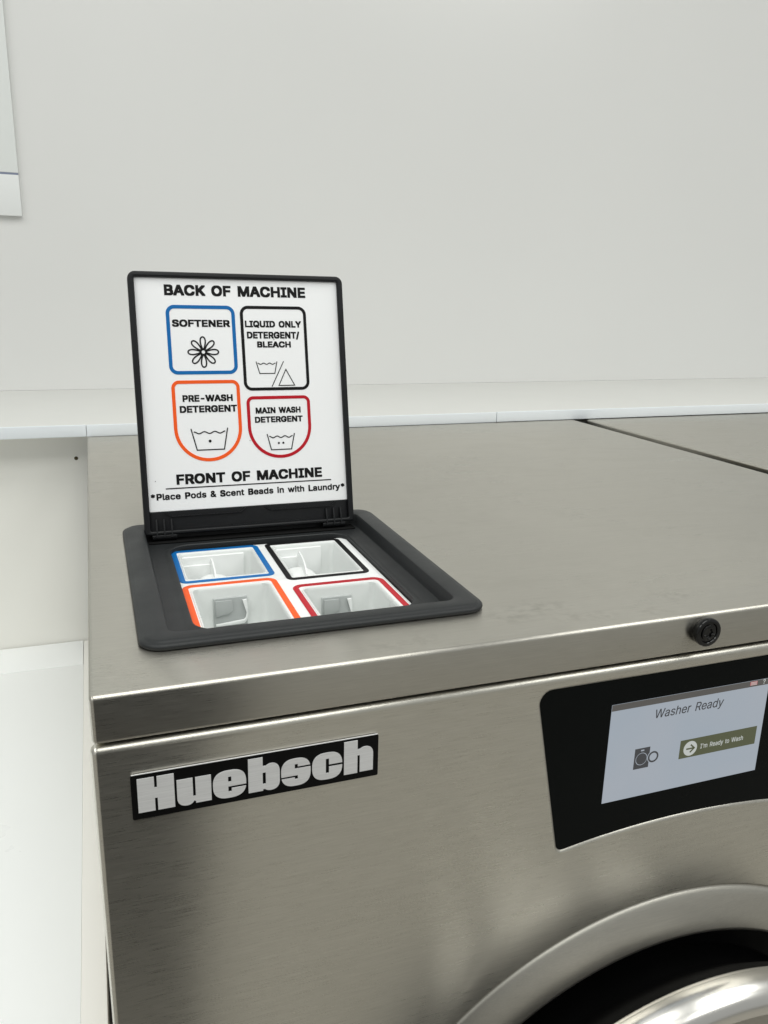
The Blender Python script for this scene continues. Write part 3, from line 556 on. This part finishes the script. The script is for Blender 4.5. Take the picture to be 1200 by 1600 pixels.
# door: pressed surround, black gasket, chrome band and satin face
lathe("door_surround", [(0.2240, 0.0016), (0.2219, 0.0014), (0.2214, 0.0009), (0.2208, 0.0002), (0.2196, -0.0006), (0.2168, -0.0018), (0.2120, -0.0037), (0.2050, -0.0062),
                        (0.1980, -0.0085), (0.1966, -0.0087), (0.1955, -0.0080), (0.1950, -0.005), (0.1950, 0.012)], DX, DZ, 'steel_ring', wash, 192, 50)
door = lathe("door", [(0.1945, 0.012), (0.1720, 0.008), (0.1715, -0.010), (0.183, -0.022), (0.1945, -0.034), (0.1955, -0.0395), (0.1940, -0.0405)], DX, DZ, 'rubber_and_shade', wash, 160, 50)
lathe("chrome_band", [(0.1930, -0.0400), (0.1972, -0.0404), (0.1985, -0.0416), (0.1992, -0.0445), (0.1992, -0.0490), (0.1982, -0.0545), (0.1955, -0.0590),
                      (0.1910, -0.0618), (0.1860, -0.0625), (0.1845, -0.0615)], DX, DZ, 'chrome', door, 192, 60)
lathe("door_face", [(0.1850, -0.0616), (0.1815, -0.0600), (0.170, -0.0590), (0.150, -0.0560), (0.125, -0.050), (0.120, -0.045)], DX, DZ, 'steel_dish', door, 128, 50)
lathe("door_window", [(0.121, -0.046), (0.08, -0.040), (0.04, -0.036), (0.0, -0.035)], DX, DZ, 'glass_black', door, 96, 60)

# ---- detergent dispenser: bezel, tray, hinged lid with the instruction board
def rr(x0, x1, y0, y1, r, z): return (x0/1000, x1/1000, y0/1000, y1/1000, r/1000, z/1000)
def inset(b, d, z, r=None): return rr(b[0]+d, b[1]-d, b[2]+d, b[3]-d, (b[4]-d) if r is None else r, z)
BO = (23.6, 212.0, 36.8, 253.0, 12.5); BI = (38.6, 196.6, 49.8, 237.2, 6.0); BP = (53.4, 181.6, 66.0, 217.6, 14.0)
bez = rings("dispenser_bezel", [inset(BO, 2.0, 0.2), inset(BO, 0.9, 0.3), inset(BO, 0.25, 0.9), inset(BO, 0.0, 1.8), inset(BO, 0.2, 2.6), inset(BO, 0.7, 3.2), inset(BO, 1.5, 3.6),
     inset(BO, 2.3, 3.75), inset(BO, 2.7, 4.0), inset(BO, 3.4, 4.5), inset(BO, 4.6, 4.8), inset(BI, -1.6, 5.0, 7.6), inset(BI, -0.7, 4.7, 6.7), inset(BI, -0.1, 3.9, 6.0), inset(BI, 0.6, -2.2, 6.0),
     inset(BI, 1.2, -3.6, 6.0), inset(BI, 2.2, -4.1, 6.5), inset(BP, -5.0, -4.3, 15), inset(BP, -3.4, -4.1, 15), inset(BP, -1.4, -3.3, 15), inset(BP, -0.5, -3.4, 14.4), inset(BP, 0, -3.9, 14),
     inset(BP, 0.3, -12.5, 14)], 'plastic', wash, n=10, angle=30)
# hinge channel behind the opening
box("hinge_channel", 0.0405, 0.1930, 0.2255, 0.2362, -0.0040, -0.0031, 'void', bez, 0.0003)

TZ = -0.0065
def TS(b): k = 0.98077; return (11.7+(b[0]-11.7)*k, 11.7+(b[1]-11.7)*k, -335.1+(b[2]+335.1)*k, -335.1+(b[3]+335.1)*k, b[4])
holes = {'blue': (59.8, 111.2, 161.6, 217.0, 4.0), 'black': (126.4, 173.4, 149.2, 217.0, 4.0), 'orange': (60.0, 108.8, 68.0, 145.0, 5.0), 'red': (126.2, 175.2, 68.0, 127.8, 5.0)}
outs = {'blue': (54.6, 116.2, 156.6, 224.0, 5.0), 'black': (121.4, 178.2, 144.2, 224.0, 5.0), 'orange': (54.6, 114.4, 62.0, 152.4, 6.5), 'red': (120.8, 181.6, 62.0, 134.6, 7.0)}
holes = {k: TS(v) for k, v in holes.items()}; outs = {k: TS(v) for k, v in outs.items()}
def R2(b, d=0.0): return rrect((b[0]+d)/1000, (b[1]-d)/1000, (b[2]+d)/1000, (b[3]-d)/1000, max(0.0008, (b[4]-d)/1000), 8)
tray = plate("dispenser_tray", [rrect(0.0490, 0.1808, 0.050, 0.2142, 0.004)] + [R2(h) for h in holes.values()], 0.0016, XY(TZ-0.0016), 'white_plastic', wash, 0.0004, 2)
matn = {'blue': 'blue', 'black': 'ink', 'orange': 'orange', 'red': 'red'}
for k in holes:
    f = plate("colour_frame", [R2(outs[k]), R2(outs[k], 3.6)], 0.0004, XY(TZ), matn[k], tray, 0.0001, 1)
    f["label"] = {'blue': "blue frame round the softener cup", 'black': "black frame round the liquid detergent cup",
                  'orange': "orange frame round the pre-wash cup", 'red': "red frame round the main wash cup"}[k]
    h = holes[k]
    cup = rings("cup", [inset(h, -1.2, TZ*1000-0.2), inset(h, -0.7, TZ*1000+0.5), inset(h, -0.1, TZ*1000+0.6), inset(h, 0.5, TZ*1000+0.1), inset(h, 0.8, TZ*1000-1.5, 3.5), inset(h, 1.6, TZ*1000-16, 4),
                        inset(h, 2.6, TZ*1000-42, 5), inset(h, 4.2, TZ*1000-46, 5), inset(h, 7, TZ*1000-48, 5)], 'cup_plastic', tray, cap=True, n=8, angle=40)
# siphon domes with a fin in the two rear cups
def dome(x, y, z, rx, ry, rz, nm):
    bm = bmesh.new(); bmesh.ops.create_uvsphere(bm, u_segments=28, v_segments=18, radius=1.0)
    for v in bm.verts:
        k = v.co.copy(); v.co = Vector((x+k.x*rx, y+k.y*ry, z+k.z*rz if k.z > 0 else z+k.z*rz*2.4))
    return bm_obj_w(nm, bm, 'white_plastic', tray, 60)
for (fx, cy, rx, dx) in ((0.0800, 0.1905, 0.0145, 0.0), (0.1420, 0.1885, 0.0150, -0.003)):
    dome(fx+dx, cy, -0.0300, rx, 0.0125, 0.0120, "siphon_dome")
    fin_pts = [(cy-0.0125, -0.050), (cy+0.0150, -0.050), (cy+0.0150, -0.0135), (cy+0.010, -0.0092), (cy+0.002, -0.0098), (cy-0.006, -0.0125), (cy-0.0135, -0.0185)]
    bm = bmesh.new()
    va = [bm.verts.new((fx-0.0004, a, b)) for a, b in fin_pts]; vb = [bm.verts.new((fx+0.0006, a, b)) for a, b in fin_pts]
    bm.faces.new(va); bm.faces.new(vb)
    for i in range(len(va)): j = (i+1) % len(va); bm.faces.new((va[i], va[j], vb[j], vb[i]))
    bm_obj_w("siphon_fin", bm, 'white_plastic', tray, 40)
for x0, x1 in ((0.0605, 0.1035), (0.1260, 0.1600)):
    box("step_ledge", x0, x1, 0.2040, 0.2066, -0.050, -0.0085, 'white_plastic', tray, 0.0006)
    box("step_ledge", x0, (x0+x1)/2, 0.2020, 0.2039, -0.050, -0.0140, 'white_plastic', tray, 0.0006)
# grey level windows on the rear wall of the two front cups
for (x0, x1, y) in ((0.0717, 0.0927, 0.1343), (0.1364, 0.1558, 0.1174)):
    zt = -0.0132
    wn = box("level_window", x0, x1, y-0.0012, y+0.0010, -0.054, zt, 'clear_grey', tray, 0.0004)
    # curved flap behind the window frame and its sill
    xm = (x0+x1)/2
    lp = [(x0+0.0012, zt-0.0012), (xm+0.0008, zt-0.0012), (xm+0.0015, zt-0.005), (xm+0.0012, zt-0.0085), (xm-0.002, zt-0.0105), (x0+0.0012, zt-0.0115)]
    plate("flap", [lp], 0.0012, XZ(y-0.0014), 'clear_grey', tray, 0.0003, 1)
    lp = arc(x1-0.0030, zt-0.0105, 0.0022, 0.0045, 0, -90, 6) + [(x0+0.0012, zt-0.0165), (x0+0.0012, zt-0.0178)] + arc(x1-0.0030, zt-0.0112, 0.0032, 0.0062, -90, 0, 6) + [(x1-0.0005, zt-0.0015), (x1-0.0032, zt-0.0018)]
    plate("sill", [lp], 0.0016, XZ(y-0.0014), 'white_plastic', tray, 0.0003, 1)

# lid
HY, HZ, TH = 0.2311, 0.0, R_(12)
UP = Vector((0, math.sin(TH), math.cos(TH))); NB = Vector((0, math.cos(TH), -math.sin(TH)))
LXO = 0.0385
def LM(off):   # lid frame: local x across, local y up the lid, local z towards the viewer, off metres in front of the hinge plane
    o = Vector((LXO, HY, HZ))-NB*off
    return Matrix(((1, UP.x, -NB.x, o.x), (0, UP.y, -NB.y, o.y), (0, UP.z, -NB.z, o.z), (0, 0, 0, 1)))
def q4(x0, x1, y0, y1, r, n=6): return rrect(x0/1000, x1/1000, y0/1000, y1/1000, (r/1000) if not isinstance(r, tuple) else tuple(a/1000 for a in r), n)
lid = plate("dispenser_lid", [q4(0.0, 154.2, 1.5, 185.4, (1, 1, 5, 5))], 0.0024, LM(-0.0026), 'plastic_lid', wash, 0.0006, 2)
plate("lid_frame", [q4(-0.2, 154.4, 1.2, 185.6, (1.5, 1.5, 5.2, 5.2)), q4(4.0, 150.3, 4.0, 181.9, (1, 1, 1.4, 1.4))], 0.0066, LM(-0.0032), 'plastic_lid', lid, 0.0011, 3)
plate("hinge_plate", [q4(4.2, 150.1, 2.0, 17.4, 0.6)], 0.0010, LM(-0.0003), 'plastic_lid', lid, 0.0003, 1)
for x0, x1 in ((14.5, 72.5), (86.5, 141.0)):
    strokes("moulded_ridge", [([(x0/1000, 0.0168), ((x0+4.5)/1000, 0.0138), ((x1-4)/1000, 0.0138), (x1/1000, 0.0168)], False)], 0.0007, 0.0010, LM(0.0007), 'plastic_lid', lid)
for x0, x1 in ((3.0, 62.0), (62.0, 112.0), (112.0, 151.0)):
    y = 3.4 if x0 != 62.0 else 4.6
    strokes("moulded_ridge", [([(x0/1000, y/1000), (x1/1000, y/1000)], False)], 0.0010, 0.0012, LM(0.0007), 'plastic_lid', lid)
for xs in ((8.2, 13.4, 18.6), (133.0, 138.6, 144.2)):
    for x in xs:
        bm = bmesh.new()
        pr = [(-0.0005, 0.0), (0.0125, 0.0005), (0.0120, 0.0014), (0.0045, 0.0030), (-0.0005, 0.0034)]
        va = [bm.verts.new((x/1000-0.0005, a, b)) for a, b in pr]; vb = [bm.verts.new((x/1000+0.0005, a, b)) for a, b in pr]
        bm.faces.new(va); bm.faces.new(vb)
        for i in range(5): j = (i+1) % 5; bm.faces.new((va[i], va[j], vb[j], vb[i]))
        bmesh.ops.transform(bm, matrix=LM(0.0004), verts=bm.verts)
        bm_obj_w("hinge_rib", bm, 'plastic_lid', lid)
    bm = bmesh.new()   # hinge knuckle round the pivot
    for i in range(2): pass
    a = xs[0]-3.2; b = xs[-1]+3.2
    ringp = [(0.0028*math.cos(2*math.pi*i/16), 0.0028*math.sin(2*math.pi*i/16)) for i in range(16)]
    va = [bm.verts.new((a/1000, p, q)) for p, q in ringp]; vb = [bm.verts.new((b/1000, p, q)) for p, q in ringp]
    bm.faces.new(va); bm.faces.new(vb)
    for i in range(16): j = (i+1) % 16; bm.faces.new((va[i], va[j], vb[j], vb[i]))
    bmesh.ops.transform(bm, matrix=LM(0.0000), verts=bm.verts)
    bm_obj_w("hinge_knuckle", bm, 'plastic_lid', lid)

# instruction board on the lid
BT = 0.0010
sign = plate("instruction_board", [q4(4.1, 150.2, 17.7, 181.8, 0.8)], 0.0012, LM(BT-0.0012), 'board', wash, 0.0002, 1)
sign["label"] = "white instruction board with four coloured outlines"
PM = LM(BT); PT = 0.00018
def T(s, x0, x1, base, cap): return text("lettering", s, x0/1000, x1/1000, base/1000, cap/1000, PT, PM, 'ink', sign, 'b', 0.0, 14)
T("BACK OF MACHINE", 24.0, 125.8, 169.6, 7.5)
T("SOFTENER", 28.0, 68.7, 147.8, 5.0)
T("LIQUID ONLY", 79.6, 121.4, 147.8, 4.7)
T("DETERGENT/", 80.6, 119.6, 139.7, 4.9)
T("BLEACH", 87.7, 112.8, 133.2, 4.4)
T("PRE-WASH", 31.9, 67.5, 94.8, 4.8)
T("DETERGENT", 29.5, 70.2, 87.1, 4.9)
T("MAIN WASH", 83.7, 117.5, 85.1, 4.4)
T("DETERGENT", 82.8, 118.7, 78.4, 4.4)
T("FRONT OF MACHINE", 24.0, 131.4, 36.2, 7.3)
T("*Place Pods & Scent Beads in with Laundry*", 5.6, 148.6, 25.8, 4.7)
plate("printed_dot", [[(x+0.0, y) for x, y in circ(0.1003, 0.1389, 0.0003, 10)]], PT, PM, 'ink', sign)
for x, y, w in ((0.0091, 0.0392, 0.0007), (0.0780, 0.0655, 0.0005)):   # dust specks
    strokes("speck", [([(x, y), (x+w, y+w*0.7)], False)], 0.0003, PT, PM, 'ink', sign)
strokes("underline", [([(0.0162, 0.0337), (0.1383, 0.0337)], False)], 0.0008, PT, PM, 'ink', sign)
def outline(nm, outer, w, mat):
    return nm
def frame_p(x0, x1, y0, y1, r, w, mat):
    plate("coloured_outline", [q4(x0, x1, y0, y1, r, 14), q4(x0+w, x1-w, y0+w, y1-w, tuple(max(0.3, a-w) for a in r), 14)], PT, PM, mat, sign)
frame_p(24.1, 72.6, 114.2, 163.0, (6, 6, 6, 6), 2.5, 'blue')
frame_p(76.3, 125.5, 101.9, 163.2, (6, 6, 6, 6), 2.2, 'ink')
frame_p(24.6, 73.0, 51.8, 110.0, (24, 24, 5.5, 5.5), 2.4, 'orange')
frame_p(77.3, 125.0, 51.9, 97.8, (23.6, 23.6, 5, 5), 2.3, 'red')
# flower of eight open petals
fl = []
for k in range(8):
    a = math.pi/4*k; pts = []
    for i in range(22):
        t = i/22*2*math.pi; u = 6.35+4.4*math.cos(t); v = 2.35*math.sin(t)*(0.72+0.28*math.cos(t))
        pts.append(((48.6+u*math.cos(a)-v*math.sin(a))/1000, (130.0+u*math.sin(a)+v*math.cos(a))/1000))
    fl.append((pts, True))
strokes("flower_symbol", fl, 0.0010, PT, PM, 'ink', sign)
strokes("flower_symbol", [(circ(0.0486, 0.1300, 0.0016, 16), True)], 0.0007, PT, PM, 'ink', sign)
def tub(x0, x1, yt, xb0, xb1, yb, amp, w, dip):
    wave = [((x0+(x1-x0)*(0.07+0.86*i/30)), yt-dip+amp*math.cos(i/30*math.pi*6)*1.0) for i in range(31)]
    g = [([(a/1000, b/1000) for a, b in ((x0, yt), (xb0, yb), (xb1, yb), (x1, yt))], False), ([(a/1000, b/1000) for a, b in wave], False)]
    strokes("wash_symbol", g, w*1.35/1000, PT, PM, 'ink', sign)
tub(86.1, 101.6, 123.0, 88.4, 99.6, 114.3, 0.45, 0.45, 1.6)
strokes("wash_symbol", [([(0.1066, 0.1231), (0.0969, 0.1046)], False), ([(0.1080, 0.1172), (0.1022, 0.1054), (0.1141, 0.1054)], True)], 0.0006, PT, PM, 'ink', sign)
tub(36.4, 62.5, 75.6, 39.9, 59.3, 60.2, 0.7, 0.6, 3.0)
plate("wash_symbol", [circ(0.0494, 0.0664, 0.00105, 20)], PT, PM, 'ink', sign)
tub(91.2, 111.8, 69.9, 93.8, 109.0, 58.2, 0.6, 0.55, 2.3)
for x in (0.0996, 0.1030): plate("wash_symbol", [circ(x, 0.0630, 0.0008, 16)], PT, PM, 'ink', sign)

# ------------------------------------------------------------------ second washer, to the right
w2 = empty("washer", (W*1.5+0.008, 0.3, FZ))
X2 = W+0.0225
plate("top_panel", [rrect(X2, X2+W, 0.0, D-0.001, 0.0022, 4)], LT, XY(-LT-0.0005), 'steel_top', w2, 0.0022, 4)
plate("front_panel", [rrect(X2+0.0016, X2+W-0.0016, -0.93, -0.0268, 0.0035, 6)], 0.0075, XZ(0.0078), 'steel', w2, 0.0030, 4)
box("body", X2+0.004, X2+W-0.004, 0.012, D-0.002, -0.94, -LT-0.0008, 'void', w2)
box("plinth", X2+0.02, X2+W-0.02, 0.04, D-0.02, FZ, -0.9402, 'steel_dark', w2)
tag(w2, "neighbouring stainless steel washer top at the right edge, beyond the dark seam", "washing machine")

# ------------------------------------------------------------------ person taking the picture, seen only as a dark reflection in the steel
def person():
    J = {}
    z = lambda h: FZ+h
    px, py = -0.115, -0.80
    V = [((px, py, z(0.95)), 0.145, 0.115)]; E = []
    def add(p, parent, rx, ry=None): V.append((p, rx, ry or rx)); E.append((parent, len(V)-1)); return len(V)-1
    a = add((px, py, z(1.12)), 0, 0.14, 0.11); b = add((px, py, z(1.30)), a, 0.165, 0.12); c = add((px, py, z(1.42)), b, 0.13, 0.10)
    n = add((px, py+0.01, z(1.49)), c, 0.058); h = add((px, py+0.03, z(1.57)), n, 0.075, 0.085); t = add((px, py+0.03, z(1.65)), h, 0.085, 0.10); add((px, py+0.02, z(1.715)), t, 0.06, 0.07)
    k1 = add((px, py+0.01, z(0.60)), 0, 0.14, 0.11); k2 = add((px+0.03, py+0.01, z(0.36)), k1, 0.19, 0.12); add((px+0.07, py+0.01, z(0.10)), k2, 0.23, 0.14)   # long coat, added to widen the dark reflection in the steel
    for s in (-1, 1):
        hp = add((px+0.09*s, py, z(0.88)), 0, 0.105); kn_ = add((px+0.11*s, py+0.02, z(0.48)), hp, 0.088); an = add((px+0.115*s, py-0.02, z(0.09)), kn_, 0.07)
        ft = add((px+0.125*s, py+0.05, z(0.045)), an, 0.045, 0.04); add((px+0.14*s, py+0.17, z(0.035)), ft, 0.042, 0.03)
        sh = add((px+0.185*s, py, z(1.40)), c, 0.062); el = add((px+0.25*s, py+0.02, z(1.12)), sh, 0.048)
        wr = add((px+0.17*s, py+0.14, z(0.99)), el, 0.034); add((px+0.13*s, py+0.10, z(0.91)), wr, 0.035)   # hands in the jacket pockets
    me = bpy.data.meshes.new("person"); me.from_pydata([v[0] for v in V], E, [])
    o = bpy.data.objects.new("person", me); COL.objects.link(o)
    m = o.modifiers.new("skin", 'SKIN'); m.use_smooth_shade = True
    for i, v in enumerate(V):
        sv = me.skin_vertices[0].data[i]; sv.radius = (v[1], v[2]); sv.use_root = (i == 0)
    o.modifiers.new("sub", 'SUBSURF').levels = 2
    dg = bpy.context.evaluated_depsgraph_get(); dg.update()
    me2 = bpy.data.meshes.new_from_object(o.evaluated_get(dg), depsgraph=dg)
    bpy.data.objects.remove(o); me2.name = "person"; me2.materials.clear(); me2.materials.append(M['cloth'])
    zmin = min(v.co.z for v in me2.vertices)
    me2.transform(Matrix.Translation((0, 0, FZ-zmin)))
    return link("person", me2)
pr = person()
tag(pr, "person in an added long dark coat, seen only as a dark reflection in the washer front", "person")
